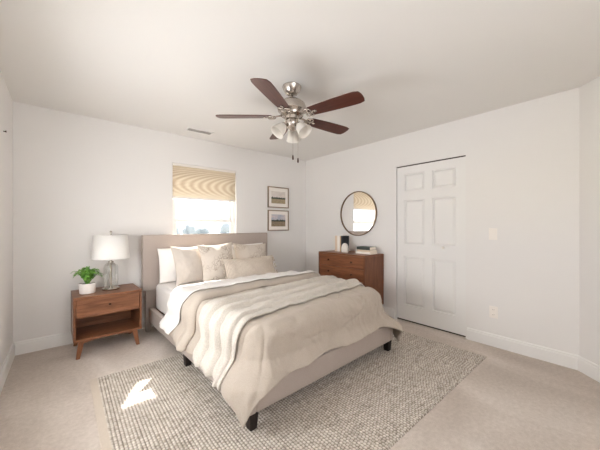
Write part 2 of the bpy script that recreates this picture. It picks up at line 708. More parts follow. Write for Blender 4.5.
lathe(kb, [(0, 0), (0.009, 0), (0.008, 0.012), (0.015, 0.018), (0.017, 0.026), (0.012, 0.033), (0, 0.035)], 20,
      mat=Matrix.Translation((0, -W / 2 + 0.235, 0.965)) @ Matrix.Rotation(-PI / 2, 4, 'Y'))
obj('door_knob', kb, M['plastic'], root, smooth=True)
# dark strips painted as shade in the track gap above and the gap below the door, and the narrow jamb strip at its left edge
struct(obj('gap_strip_top', B(XR + 0.016, XR + 0.09, DY0, DY1, DZ - 0.010, DZ - 0.0005), M['gap']))
struct(obj('trim_2', B(XR - 0.004, XR + 0.03, DY1 - 0.004, DY1 + 0.012, 0.0, DZ + 0.006), M['trim']))
struct(obj('gap_strip_bottom', B(XR + 0.034, XR + 0.055, DY0, DY1, 0.0, 0.020), M['gap']))

# ------------------------------------------------------------------ back window, double hung
win = bpy.data.objects.new('window_1', None)
COL.objects.link(win)
win['kind'] = 'structure'
win.location = ((WX0 + WX1) / 2, YB + 0.09, WZ0)
hw, hh = (WX1 - WX0) / 2, WZ1 - WZ0
f = bmesh.new()
fw = 0.032
box(f, -hw, -hw + fw, -0.035, 0.05, 0, hh)
box(f, hw - fw, hw, -0.035, 0.05, 0, hh)
box(f, -hw + fw, hw - fw, -0.035, 0.05, 0, fw)
box(f, -hw + fw, hw - fw, -0.035, 0.05, hh - fw, hh)
obj('window_frame', f, M['vinyl'], win, bevel=0.003)


def sash(y, z0, z1, bot, top):
    s = bmesh.new()
    w = 0.036
    x0, x1 = -hw + fw, hw - fw
    box(s, x0, x0 + w, y, y + 0.03, z0, z1)
    box(s, x1 - w, x1, y, y + 0.03, z0, z1)
    box(s, x0 + w, x1 - w, y, y + 0.03, z0, z0 + bot)
    box(s, x0 + w, x1 - w, y, y + 0.03, z1 - top, z1)
    so = obj('window_sash', s, M['vinyl'], win, bevel=0.002)
    obj('window_pane', B(x0 + w, x1 - w, y + 0.013, y + 0.017, z0 + bot, z1 - top), M['pane'], so)
    return so


mz = 1.33 - WZ0
sash(-0.028, fw, mz + 0.018, 0.05, 0.050)
sash(0.006, mz - 0.018, hh - fw, 0.050, 0.04)
struct(obj('window_sill', B(WX0 - 0.03, WX1 + 0.03, YB - 0.014, YB + 0.06, WZ0 - 0.022, WZ0 + 0.002), M['trim']))

# rear opening, added unseen behind the camera to let in fill daylight
rw = bmesh.new()
for q in ((RWX0, RWX0 + 0.05, RWZ0, RWZ1), (RWX1 - 0.05, RWX1, RWZ0, RWZ1), (RWX0 + 0.05, RWX1 - 0.05, RWZ0, RWZ0 + 0.05), (RWX0 + 0.05, RWX1 - 0.05, RWZ1 - 0.05, RWZ1),
          (0.68, 0.72, RWZ0 + 0.05, RWZ1 - 0.05)):
    box(rw, q[0], q[1], YF - 0.1, YF - 0.04, q[2], q[3])
struct(obj('fill_opening_rear', rw, M['vinyl']))
lw_ = bmesh.new()  # frame of the left opening, which is added to brighten the room
for q in ((LY0, LY0 + 0.04, LZ0, LZ1), (LY1 - 0.04, LY1, LZ0, LZ1), (LY0 + 0.04, LY1 - 0.04, LZ0, LZ0 + 0.04), (LY0 + 0.04, LY1 - 0.04, LZ1 - 0.04, LZ1), (LY0 + 0.04, LY1 - 0.04, 1.11, 1.15)):
    box(lw_, XL - 0.11, XL - 0.06, q[0], q[1], q[2], q[3])
struct(obj('fill_opening_left', lw_, M['vinyl']))

# pleated shade covering the top of the window
bl = thing('pleated_shade', 'cream pleated shade with wavy tan moire, half lowered over the window', 'blind',
           ((WX0 + WX1) / 2, YB + 0.022, WZ1 - 0.003))
obj('headrail', B(-hw + 0.004, hw - 0.004, -0.016, 0.022, -0.028, 0), M['plastic'], bl, bevel=0.003)
nple = 22
zt, zb = -0.028, -0.435
P = []
for i in range(nple * 2 + 1):
    z = zt + (zb - zt) * i / (nple * 2)
    y = -0.004 if i % 2 else 0.006
    P.append([(x, y, z) for x in np.linspace(-hw + 0.006, hw - 0.006, 12)])
me = grid_mesh('shade_cloth', np.array(P))
me.polygons.foreach_set('use_smooth', np.zeros(len(me.polygons), dtype=bool))
link('shade_cloth', me, M['blind'], bl)
obj('bottom_rail', B(-hw + 0.006, hw - 0.006, -0.010, 0.012, zb - 0.026, zb), M['plastic'], bl, bevel=0.003)

# ------------------------------------------------------------------ outside: lawn and a far line of trees
ground_z = -3.2
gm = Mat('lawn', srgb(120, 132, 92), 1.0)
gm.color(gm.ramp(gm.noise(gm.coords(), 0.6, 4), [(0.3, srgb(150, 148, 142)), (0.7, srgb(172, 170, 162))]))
struct(obj('ground_outside', B(-80, 160, 8, 190, ground_z - 0.2, ground_z), gm.m))
tm = Mat('hazy_tree_leaves', srgb(96, 112, 84), 1.0)
tm.color(tm.ramp(tm.noise(tm.coords(), 1.5, 4), [(0.3, srgb(116, 124, 130)), (0.7, srgb(146, 154, 158))]))  # haze of distance is put into the leaf colour as pale grey-blue
bark = Mat('bark', srgb(110, 96, 84), 0.9).m


def tree(x, y, h, w, label, seed):
    t = thing('tree', label, 'tree', (x, y, ground_z), 0, 'far trees seen through the window')
    b = bmesh.new()
    bmesh.ops.create_icosphere(b, subdivisions=3, radius=1.0)
    for v in b.verts:
        p = v.co.copy()
        k = 1 + 0.45 * N.noise(p * 1.9 + Vector((seed, 0, 0))) + 0.25 * N.noise(p * 4.5 + Vector((0, seed, 0)))
        v.co = Vector((p.x * w * k, p.y * w * k, h * 0.62 + p.z * h * 0.38 * k))
    obj('crown', b, tm.m, t, smooth=True)
    b = bmesh.new()
    tube(b, [(0, 0, -0.1), (0.05, 0, h * 0.3), (0, 0.05, h * 0.55)], [0.28, 0.2, 0.12], 8)
    obj('trunk', b, bark, t, smooth=True)


random.seed(3)
for i, (tx, h, w) in enumerate([(16.5, 4.3, 1.3), (20.2, 4.9, 1.2), (23.8, 4.3, 1.3), (27.4, 5.2, 1.25), (31.0, 4.5, 1.3), (34.6, 4.8, 1.2)]):
    tree(tx, 58 + (i % 3) * 2.0, h, w, 'pale hazy tree far off beyond the window glass', i * 3.7)

# ------------------------------------------------------------------ rug: looped wool, real relief
RX0, RX1, RY0, RY1 = 0.155, 3.05, 0.85, 2.785
pit = 0.0195
nx, ny = 900, 580
xs = np.linspace(RX0 + 0.045, RX1 - 0.02, nx)
yy = np.linspace(RY0, RY1, ny)
X, Y = np.meshgrid(xs, yy, indexing='ij')
row = np.floor(X / pit)
rng = np.random.default_rng(4)
jit = rng.uniform(-0.25, 0.25, int(row.max()) + 3)
ph = Y / (pit * 1.15) + 0.5 * (row % 2) + jit[row.astype(int)]
cell = np.floor(ph)
hgt = np.sin(PI * (X / pit - row)) ** 0.7 * np.abs(np.sin(PI * ph)) ** 0.6
rj = rng.uniform(0.7, 1.0, (int(row.max()) + 2, int(cell.max()) + 4))
hgt = hgt * rj[row.astype(int), cell.astype(int) + 1]
Z = 0.006 + 0.0085 * hgt
edge = np.minimum(np.minimum(Y - RY0, RY1 - Y), np.minimum(X - RX0 - 0.04, RX1 - X))
Z = np.where(edge < 0.006, 0.001 + np.clip(edge, 0, 1) * 0.5, Z)
rug = thing('woven_rug', 'large beige looped wool area rug lying under the bed', 'rug', (0, 0, 0))
me = grid_mesh('pile', np.stack([X, Y, Z], -1))
at = me.attributes.new('loop', 'FLOAT', 'POINT')
at.data.foreach_set('value', np.clip(hgt * 1.8, 0, 1).reshape(-1).astype(np.float32))
link('pile', me, M['rug'], rug)
hb = B(RX0, RX0 + 0.05, RY0, RY1, 0.0, 0.009)
obj('hem', hb, M['rug_hem'], rug, bevel=0.004)
hb = B(RX1 - 0.024, RX1, RY0, RY1, 0.0, 0.009)
obj('hem', hb, M['rug_hem'], rug, bevel=0.004)

# ------------------------------------------------------------------ bed
HX, HY, BA = 1.576, 3.70, math.radians(2.0)


def at_bed(o):
    o.location = (HX, HY, 0)
    o.rotation_euler = (0, 0, BA)
    return o


# in bed space: x = across (u), y = -v (v runs from the headboard to the foot)
bed = thing('upholstered_bed', 'taupe fabric upholstered queen bed frame with black legs and plain headboard', 'bed', (HX, HY, 0), BA)
hbm = bmesh.new()
box(hbm, -0.885, 0.885, -0.045, 0.035, 0.48, 1.137)
obj('headboard', hbm, M['upholstery'], bed, bevel=0.012, seg=3)
lb_ = bmesh.new()
box(lb_, -0.80, 0.80, -0.030, 0.020, 0.118, 0.48)
obj('lower_panel', lb_, M['upholstery'], bed)
for s in (-1, 1):
    pb_ = bmesh.new()
    box(pb_, s * 0.82 - 0.03, s * 0.82 + 0.03, -0.035, 0.025, 0.0, 0.48)
    obj('headboard_post', pb_, M['upholstery'], bed, bevel=0.006)
for s in (-1, 1):
    r = bmesh.new()
    box(r, s * 0.80 - 0.025, s * 0.80 + 0.025, -2.24, -0.045, 0.118, 0.285)
    obj('side_rail', r, M['upholstery'], bed, bevel=0.010, seg=3)
r = bmesh.new()
box(r, -0.775, 0.775, -2.24, -2.185, 0.118, 0.285)
obj('foot_rail', r, M['upholstery'], bed, bevel=0.010, seg=3)
sl = bmesh.new()
for k in range(11):
    yk = -0.2 - k * 0.19
    box(sl, -0.775, 0.775, yk - 0.04, yk + 0.04, 0.235, 0.255)
obj('slats', sl, M['walnut_x'], bed)
for (u, v, zf) in ((-0.785, 2.20, 0.0145), (0.785, 2.20, 0.0145), (-0.785, 1.16, 0.0145), (0.785, 1.16, 0.0145)):
    lg = bmesh.new()
    a, b = 0.024, 0.031
    hexa(lg, [(u - a, -v - a, zf), (u + a, -v - a, zf), (u + a, -v + a, zf), (u - a, -v + a, zf)],
         [(u - b, -v - b, 0.120), (u + b, -v - b, 0.120), (u + b, -v + b, 0.120), (u - b, -v + b, 0.120)])
    obj('leg', lg, M['black_leg'], bed, bevel=0.003)

# mattress with fitted sheet
mt = bmesh.new()
mp_ = []
for (cu_, cv_, a0_) in ((0.585, -1.995, -90), (0.685, -0.135, 0), (-0.685, -0.135, 90), (-0.585, -1.995, 180)):
    rr_ = 0.18 if cv_ < -1 else 0.08
    for k in range(9):
        an = math.radians(a0_ + 90 * k / 8)
        mp_.append((cu_ + rr_ * math.cos(an), cv_ + rr_ * math.sin(an)))
prism(mt, mp_, 'z', 0.256, 0.572)
mo = at_bed(obj('mattress', mt, M['linen_white'], None, smooth=True, bevel=0.055, seg=5))
tag(mo, 'thick mattress in a white fitted sheet on the bed frame', 'mattress')


def fbm(x, y, s, o=3):
    return N.fractal(Vector((x * s, y * s, 1.7)), 0.9, 2.0, o)


R_ = 0.10
UW, VF = 0.800, 2.215        # where hanging cloth stands off the rails
ZT = 0.606


def drape(a, b, off, hang=0.010, seed=0.0):
    """flat cloth point (a across, b along) -> bed space, lying on the mattress and falling over its edges"""
    cu = max(-(UW - R_), min(UW - R_, a))
    cv = min(VF - R_, b)
    RC = 0.13
    if abs(a) > UW - R_ - RC and b > VF - R_ - RC:
        ccu, ccv = math.copysign(UW - R_ - RC, a), VF - R_ - RC
        du, dv = a - ccu, b - ccv
        dd = math.hypot(du, dv)
        if dd > RC:
            cu, cv = ccu + du / dd * RC, ccv + dv / dd * RC
        else:
            cu, cv = a, b
    ou, ov = a - cu, b - cv
    d = math.hypot(ou, ov)
    crown = 0.010 * (1 - (cu / UW) ** 2) + 0.005 * math.sin(cv * 2.1)
    if d < 1e-6:
        return Vector((a, -b, ZT + crown + off))
    nu_, nv_ = ou / d, ov / d
    corner = 2 * abs(nu_ * nv_)                    # 1 on the corner diagonal
    d *= 1 - 0.04 * corner ** 1.5
    arc = R_ * PI / 2
    if d < arc:
        th = d / R_
        h = R_ * math.sin(th)
        dr = R_ * (1 - math.cos(th))
        nh, nz = math.sin(th), math.cos(th)
    else:
        k = d - arc
        # vertical folds grow toward the hem
        along = b if abs(nu_) > abs(nv_) else a
        fold = math.sin(along * 15 + 2.2 * N.noise(Vector((along * 2.1, seed, 0.3)))) * hang
        fold += 0.5 * hang * math.sin(along * 31 + seed)
        phi = math.atan2(abs(nv_), abs(nu_))
        fan = corner * (0.20 * k + 0.014 * math.sin(phi * 7 + 0.4) * min(1.0, k / 0.2))
        h = R_ + 0.05 * k * (1 - corner) + fold * min(1.0, k / 0.16) * (1 - corner * 0.5) + fan
        dr = R_ + k * (0.995 - 0.05 * corner)
        q = min(1.0, max(0.0, (dr - 0.20) / 0.13))
        h += (0.064 + 0.060 * corner) * q * q * (3 - 2 * q)
        nh, nz = 1.0, 0.0
    h += off * nh
    return Vector((cu + nu_ * h, -(cv + nv_ * h), ZT + crown * (1 - min(1, d / 0.25)) - dr + off * nz))


def cloth(name, a0, a1, b0, b1, na, nb, off, mat, thick, hang, bfun=None, wr=None, parent=None, seed=0.0, roll=0.0):
    P = np.zeros((na, nb, 3))
    for i in range(na):
        a = a0 + (a1 - a0) * i / (na - 1)
        lo, hi = (b0, b1) if bfun is None else bfun(a)
        for j in range(nb):
            t = j / (nb - 1)
            b = lo + (hi - lo) * t
            o = off + (wr(a, b, t) if wr else 0.0)
            P[i, j] = drape(a, b, o, hang, seed)
    me = grid_mesh(name, P)
    o = link(name, me, mat, parent)
    s = o.modifiers.new('thick', 'SOLIDIFY')
    s.thickness = thick
    s.offset = 0.0
    sd = o.modifiers.new('soft', 'SUBSURF')
    sd.levels = sd.render_levels = 1
    return o


def wr_duvet(a, b, t):
    w = 0.007 * fbm(a, b, 3.2) + 0.004 * fbm(a + 5, b, 8.0)
    r = 1 - abs(N.noise(Vector((a * 3.0 + 1.1 * b, b * 5.5 - a * 1.5, 4.2))))
    w += 0.003 * max(0, r - 0.80) / 0.20
    r3 = 1 - abs(N.noise(Vector((a * 2.0 - b * 1.2, b * 3.6 + a * 2.4, 1.2))))
    w -= 0.009 * max(0, r3 - 0.88) / 0.12
    r2 = 1 - abs(N.noise(Vector((a * 9.0 - 3 * b, b * 7.0 + a * 4, 8.2))))
    w += 0.004 * max(0, r2 - 0.8) / 0.2
    return w


AS = UW - R_
dv_left, dv_right, dv_foot = 0.415, 0.46, 0.36


def duvet_range(a):
    return (0.95, VF - R_ + dv_foot + 0.012 * math.sin(a * 9))


duv = cloth('duvet', -(AS + dv_left), AS + dv_right, 0.95, 2.56, 200, 150, 0.0, M['duvet'], 0.022, 0.006, duvet_range, wr_duvet, None, 1.3)
at_bed(duv)
tag(duv, 'sand beige linen duvet spread over the bed and hanging at the foot', 'duvet')


def fold_range(a):
    over = max(0.0, abs(a) - AS)
    return (0.82 - 0.1 * over, 1.36 - 0.04 * a + 0.02 * math.sin(a * 5) + 0.06 * over)


def wr_fold(a, b, t):
    e = min(1.0, (1 - t) / 0.10)
    roll = 0.044 * math.sqrt(max(0.0, 1 - (1 - e) ** 2))
    if t < 0.72:
        roll *= max(0.0, (t - 0.45) / 0.27)
    return -0.020 + roll + 0.010 * fbm(a, b, 3.2) + 0.010 * fbm(a * 2.2, b * 0.7 + 3, 3.4)


fo = cloth('turned_back_band', -(AS + 0.40), AS + 0.44, 0.66, 1.19, 120, 60, 0.026, M['duvet'], 0.022, 0.014, fold_range, wr_fold, duv, 2.1)


def sheet_range(a):
    over = max(0.0, abs(a) - AS - 0.08)
    return (0.80 - 0.36 * over, 1.27 + 0.02 * math.sin(a * 4 + 1) - 0.75 * over)


def wr_sheet(a, b, t):
    lo, hi = fold_range(a)
    return wr_fold(a, b, min(1.0, max(0.0, (b - lo) / (hi - lo)))) + 0.004 * (1 + fbm(a * 1.3 + 9, b, 7))


sh = cloth('top_sheet', -(AS + 0.385), AS + 0.42, 0.57, 1.06, 120, 50, 0.045, M['linen_white'], 0.006, 0.012, sheet_range, wr_sheet, None, 2.1)
at_bed(sh)
tag(sh, 'white linen top sheet folded back over the duvet edge', 'sheet')


def throw_range(a):
    k = 0.02 * math.sin(a * 3.1) + 0.05 * N.noise(Vector((a * 1.5, 2.0, 0)))
    over = max(0.0, abs(a) - AS)
    sl = 0.085 - 0.11 * a
    return (1.36 + sl + k - 0.02 * over, 1.91 + sl + 0.6 * k)


def wr_throw(a, b, t):
    n = N.noise(Vector((a * 1.1, 0.4, 6.0)))
    q = (t * 3.4 + 0.45 * n + 0.12 * math.sin(a * 2.3 + 0.5)) % 1.0
    # each fold rises slowly and drops sharply toward the foot
    f = (q / 0.84) ** 0.9 if q < 0.84 else 1 - ((q - 0.84) / 0.16) ** 1.4
    f += 0.22 * abs(math.sin(PI * (t * 9.5 + 0.8 * n)))
    env = min(1.0, t / 0.06, (1 - t) / 0.06)
    return wr_duvet(a, b, t) + (0.032 + 0.020 * N.noise(Vector((a * 0.9, math.floor(t * 3.4 + 0.45 * n) * 3.1, 3.0)))) * f * env + 0.005 * fbm(a, b * 2, 6)


th = cloth('knit_throw', -(AS + 0.405), AS + 0.42, 1.40, 1.93, 170, 120, 0.023, M['throw'], 0.014, 0.006, throw_range, wr_throw, None, 1.3)
at_bed(th)
tag(th, 'cream knitted throw blanket laid in folds across the duvet', 'blanket')


# ------------------------------------------------------------------ pillows
def pillow_mesh(w, h, t, pinch=0.12, n=40, seed=0.0, flange=0.0, wrinkle=0.009):
    def side(sgn):
        P = np.zeros((n, n, 3))
        for i in range(n):
            for j in range(n):
                x = math.sin(PI / 2 * (-1 + 2 * i / (n - 1)))
                z = math.sin(PI / 2 * (-1 + 2 * j / (n - 1)))
                px = x * (1 - pinch * (1 - z * z))
                pz = z * (1 - pinch * (1 - x * x))
                prof = max(0.0, (1 - abs(x) ** 2.0) * (1 - abs(z) ** 2.0)) ** 0.55
                y = sgn * t * 0.5 * prof
                e = min(1.0, prof * 2.0)
                y += sgn * e * wrinkle * (fbm(px * w * 0.5 + seed, pz * h * 0.5 + sgn, 11) + 0.8 * fbm(px * w + seed, pz * h - 3, 5))
                P[i, j] = (px * w / 2, y, pz * h / 2)
        return P
    F, K = side(-1), side(1)
    bm = bmesh.new()
    for P, flip in ((F, False), (K, True)):
        vs = [[bm.verts.new(P[i, j]) for j in range(n)] for i in range(n)]
        for i in range(n - 1):
            for j in range(n - 1):
                q = (vs[i][j], vs[i + 1][j], vs[i + 1][j + 1], vs[i][j + 1])
                bm.faces.new(q if not flip else q[::-1])
    bmesh.ops.remove_doubles(bm, verts=bm.verts, dist=1e-5)
    return bm


def pillow(name, u, v, zb, w, h, t, lean, yaw, roll, mat, label, cat='pillow', seed=0.0, pinch=0.12, piping=None):
    bm = pillow_mesh(w, h, t, pinch, 40, seed)
    # squash the lower edge where it rests
    for vv in bm.verts:
        vv.co.z = max(vv.co.z, -h / 2 * 0.97)
    o = obj(name, bm, mat, None, smooth=True)
    c, s = math.cos(BA), math.sin(BA)
    ln = math.radians(lean)
    zc = zb + h / 2 * math.cos(ln)
    vc = v - 0.0
    R = Matrix.Rotation(BA + math.radians(yaw), 4, 'Z') @ Matrix.Rotation(-ln, 4, 'X') @ Matrix.Rotation(math.radians(roll), 4, 'Y')
    o.matrix_world = Matrix.Translation((HX + u * c + vc * s, HY + u * s - vc * c, zc)) @ R
    tag(o, label, cat)
    return o


ZM = 0.580
pillow('sleeping_pillow', -0.41, 0.17, ZM, 0.68, 0.41, 0.18, 14, -2, 0, M['linen_white'],
       'white sleeping pillow standing against the headboard behind the plain beige pillow', seed=1, pinch=0.035)
pillow('sleeping_pillow', 0.40, 0.17, ZM, 0.70, 0.42, 0.16, 14, 2, 0, M['linen_white'],
       'white sleeping pillow against the headboard at the bed side nearest the pictures', seed=5, pinch=0.05)
pillow('square_pillow', -0.455, 0.375, ZM, 0.42, 0.46, 0.16, 20, 6, 0, M['beige'],
       'plain beige square pillow nearest the table lamp', seed=9, pinch=0.11)
pillow('square_pillow', -0.175, 0.50, ZM, 0.44, 0.48, 0.16, 20, -6, -3, M['floral'],
       'beige square pillow with brown flower print beside the lumbar cushion', seed=13)
pillow('square_pillow', 0.37, 0.40, ZM, 0.52, 0.46, 0.15, 22, -2, 3, M['floral_soft'],
       'beige square pillow with faint pattern behind the lumbar cushion', seed=17)
lb = pillow('lumbar_cushion', 0.165, 0.70, ZM + 0.002, 0.74, 0.30, 0.15, 26, -1, 0, M['lumbar'],
            'long oat coloured ribbed lumbar cushion in front of the other pillows', 'cushion', seed=21, pinch=0.08)


def tassel(parent, x, z, mat):
    b = bmesh.new()
    lathe(b, [(0, 0.006), (0.008, 0.004), (0.010, -0.006), (0.006, -0.013), (0.011, -0.03), (0.013, -0.05), (0, -0.052)], 12, mat=Matrix.Translation((x, -0.006, z)))
    obj('tassel', b, mat, parent, smooth=True)


for sx in (-1, 1):
    for sz in (-0.062, 0.03, 0.115):
        tassel(lb, sx * 0.363, sz, M['lumbar'])

# ------------------------------------------------------------------ nightstand
NW, ND = 0.562, 0.43
ns = thing('nightstand', 'walnut nightstand with one drawer and open shelf beside the bed', 'nightstand', (0.3375, 3.515, 0), math.radians(1.5))
z0, z1 = 0.160, 0.575
hw2, hd = NW / 2, ND / 2
tk = 0.020
obj('top_panel', B(-hw2, hw2, -hd, hd, z1 - tk, z1), M['walnut_x'], ns, bevel=0.003)
for s in (-1, 1):
    x = s * (hw2 - tk / 2)
    obj('side_panel', B(x - tk / 2, x + tk / 2, -hd, hd, z0, z1 - tk), M['walnut_y'], ns, bevel=0.002)
obj('bottom_panel', B(-hw2 + tk, hw2 - tk, -hd, hd, z0, z0 + tk), M['walnut_x'], ns, bevel=0.002)
obj('back_panel', B(-hw2 + tk, hw2 - tk, hd - 0.012, hd - 0.002, z0 + tk, z1 - tk), M['walnut_x'], ns)
obj('shelf_divider', B(-hw2 + tk, hw2 - tk, -hd + 0.01, hd - 0.012, 0.376, 0.390), M['walnut_x'], ns)
dr = obj('drawer', B(-hw2 + tk + 0.003, hw2 - tk - 0.003, -hd + 0.004, -hd + 0.026, 0.392, z1 - tk - 0.003), M['walnut_x'], ns, bevel=0.002)


def knob(parent, loc, rot, r=0.011, mat=None):
    b = bmesh.new()
    lathe(b, [(0, 0), (r * 0.55, 0), (r * 0.5, 0.010), (r, 0.015), (r, 0.021), (r * 0.7, 0.025), (0, 0.026)], 16, mat=Matrix.Translation(loc) @ rot)
    return obj('knob', b, mat or M['knob'], parent, smooth=True)


knob(dr, (0.0, -hd + 0.004, 0.475), Matrix.Rotation(PI / 2, 4, 'X'))
# leg frame: arched apron and four splayed legs
for nm, y0_, y1_ in (('apron', -hd + 0.02, -hd + 0.045), ('apron', hd - 0.045, hd - 0.02)):
    pts = []
    xa = hw2 - 0.05
    for k in range(15):
        x = -xa + 2 * xa * k / 14
        pts.append((x, z0 - 0.030 + 0.024 * (1 - (x / xa) ** 2)))
    pts += [(xa, z0), (-xa, z0)]
    obj(nm, prism(bmesh.new(), pts, 'y', y0_, y1_), M['walnut_x'], ns)
for sx in (-1, 1):
    for sy in (-1, 1):
        lx, ly = sx * (hw2 - 0.062), sy * (hd - 0.032)
        bx, by = sx * (hw2 - 0.034), sy * (hd - 0.020)
        a, b = 0.015, 0.024
        lg = hexa(bmesh.new(), [(bx - a, by - a, 0), (bx + a, by - a, 0), (bx + a, by + a, 0), (bx - a, by + a, 0)],
                  [(lx - b, ly - b * 0.8, z0), (lx + b, ly - b * 0.8, z0), (lx + b, ly + b * 0.8, z0), (lx - b, ly + b * 0.8, z0)])
        obj('leg', lg, M['walnut_z'], ns, bevel=0.003)

# table lamp
lp = thing('table_lamp', 'clear glass table lamp with white drum shade on the nightstand', 'lamp', (0.375, 3.520, z1))
obj('base', lathe(bmesh.new(), [(0, 0), (0.076, 0), (0.078, 0.004), (0.078, 0.016), (0.072, 0.022), (0, 0.022)], 40), M['nickel'], lp, auto=True)
obj('glass_body', lathe(bmesh.new(), [(0.062, 0.022), (0.066, 0.026), (0.066, 0.225), (0.060, 0.255), (0.040, 0.275), (0.020, 0.284)], 40), M['lamp_glass'], lp, smooth=True)
obj('stem', lathe(bmesh.new(), [(0, 0.022), (0.011, 0.022), (0.011, 0.284), (0.024, 0.285), (0.024, 0.297), (0.010, 0.300), (0.010, 0.36), (0.006, 0.37), (0.006, 0.59), (0, 0.59)], 20), M['nickel'], lp, auto=True)
obj('lamp_shade', lathe(bmesh.new(), [(0.170, 0.328), (0.150, 0.575), (0.148, 0.575), (0.168, 0.328), (0.170, 0.328)], 56), M['lamp_shade'], lp, smooth=True)
sp = bmesh.new()
for k in range(3):
    an = 2 * PI * k / 3
    tube(sp, [(0.005 * math.cos(an), 0.005 * math.sin(an), 0.572), (0.149 * math.cos(an), 0.149 * math.sin(an), 0.568)], 0.0018, 6)
obj('shade_spider', sp, M['nickel'], lp)
obj('finial', lathe(bmesh.new(), [(0, 0.588), (0.006, 0.588), (0.004, 0.594), (0.011, 0.600), (0.012, 0.608), (0.007, 0.616), (0, 0.618)], 16), M['nickel'], lp, smooth=True)

# fern in a white pot
pt = thing('potted_fern', 'small green fern in a white ceramic pot on the nightstand', 'plant', (0.176, 3.470, z1))
obj('pot', lathe(bmesh.new(), [(0, 0), (0.058, 0), (0.064, 0.005), (0.073, 0.098), (0.072, 0.102), (0.066, 0.102), (0.065, 0.085), (0, 0.085)], 40), M['ceramic'], pt, auto=True)
obj('soil', lathe(bmesh.new(), [(0, 0.0855), (0.0645, 0.0855), (0.06, 0.090), (0, 0.093)], 24), M['soil'], pt)
fb = bmesh.new()
random.seed(11)
for k in range(64):
    an = k * 2.399 + random.uniform(-0.2, 0.2)
    reach = random.uniform(0.03, 0.115)
    top = random.uniform(0.05, 0.10) * (1.25 - reach * 3.6)
    droop = random.uniform(0.0, 0.05) * reach / 0.16
    prev = None
    pts = []
    for i in range(9):
        t = i / 8
        rr = 0.012 + reach * t
        zz = 0.092 + (top + 0.045) * math.sin(t * PI * 0.62) * 1.05 - droop * t * t
        pts.append(Vector((rr * math.cos(an), rr * math.sin(an), zz)))
    side = Vector((-math.sin(an), math.cos(an), 0))
    tube(fb, pts, 0.0011, 5)
    for i in range(2, 9):
        d = (pts[i] - pts[i - 1]).normalized()
        ll = 0.030 * (1 - 0.06 * i) * random.uniform(0.8, 1.15)
        for s in (-1, 1):
            e = pts[i] + (side * s * 0.8 + d * 0.6).normalized() * ll + Vector((0, 0, -0.004))
            mid = (pts[i] + e) / 2
            wv = d * 0.0075
            upv = Vector((0, 0, 0.0025))
            q = [fb.verts.new(p) for p in (pts[i], mid - wv + upv, e, mid + wv + upv)]
            fb.faces.new(q)
    tip = pts[-1]
    d = (pts[-1] - pts[-2]).normalized()
    q = [fb.verts.new(p) for p in (tip, tip + d * 0.008 + side * 0.005, tip + d * 0.024, tip + d * 0.008 - side * 0.005)]
    fb.faces.new(q)
fo_ = obj('fronds', fb, M['leaf'], pt)

# ------------------------------------------------------------------ dresser
dsx0, dsx1, dsy0, dsy1 = 2.93, 3.362, 2.165, 3.01
ds = thing('dresser', 'reddish walnut dresser with small round knobs under the round mirror', 'dresser', ((dsx0 + dsx1) / 2, (dsy0 + dsy1) / 2, 0))
hx, hy = (dsx1 - dsx0) / 2, (dsy1 - dsy0) / 2
dz0_, dz1_ = 0.16, 0.860
tk = 0.022
obj('top_panel', B(-hx, hx, -hy, hy, dz1_ - tk, dz1_), M['cherry_x'], ds, bevel=0.003)
for s in (-1, 1):
    y = s * (hy - tk / 2)
    obj('side_panel', B(-hx, hx, y - tk / 2, y + tk / 2, dz0_, dz1_ - tk), M['cherry_z'], ds, bevel=0.002)
obj('bottom_panel', B(-hx, hx, -hy + tk, hy - tk, dz0_, dz0_ + tk), M['cherry_y'], ds, bevel=0.002)
obj('back_panel', B(hx - 0.014, hx - 0.002, -hy + tk, hy - tk, dz0_ + tk, dz1_ - tk), M['cherry_y'], ds)
zz = dz1_ - tk
nd = 4
dh = (zz - dz0_ - tk) / nd
for k in range(nd):
    b0, b1 = dz0_ + tk + k * dh + 0.003, dz0_ + tk + (k + 1) * dh - 0.003
    d = obj('drawer', B(-hx + 0.003, -hx + 0.025, -hy + tk + 0.003, hy - tk - 0.003, b0, b1), M['cherry_y'], ds, bevel=0.002)
    for ky in (-0.21, 0.21):
        knob(d, (-hx + 0.003, ky, (b0 + b1) / 2), Matrix.Rotation(-PI / 2, 4, 'Y'), 0.013)
for sx in (-1, 1):
    for sy in (-1, 1):
        lx, ly = sx * (hx - 0.05), sy * (hy - 0.07)
        bx, by = sx * (hx - 0.035), sy * (hy - 0.045)
        a, b = 0.015, 0.025
        fz = 0.0147 if sx < 0 else 0.0             # the front feet stand on the rug
        lg = hexa(bmesh.new(), [(bx - a, by - a, fz), (bx + a, by - a, fz), (bx + a, by + a, fz), (bx - a, by + a, fz)],
                  [(lx - b, ly - b, dz0_), (lx + b, ly - b, dz0_), (lx + b, ly + b, dz0_), (lx - b, ly + b, dz0_)])
        obj('leg', lg, M['cherry_z'], ds, bevel=0.003)

# books
pages = Mat('book_pages', srgb(236, 228, 214), 0.9).m


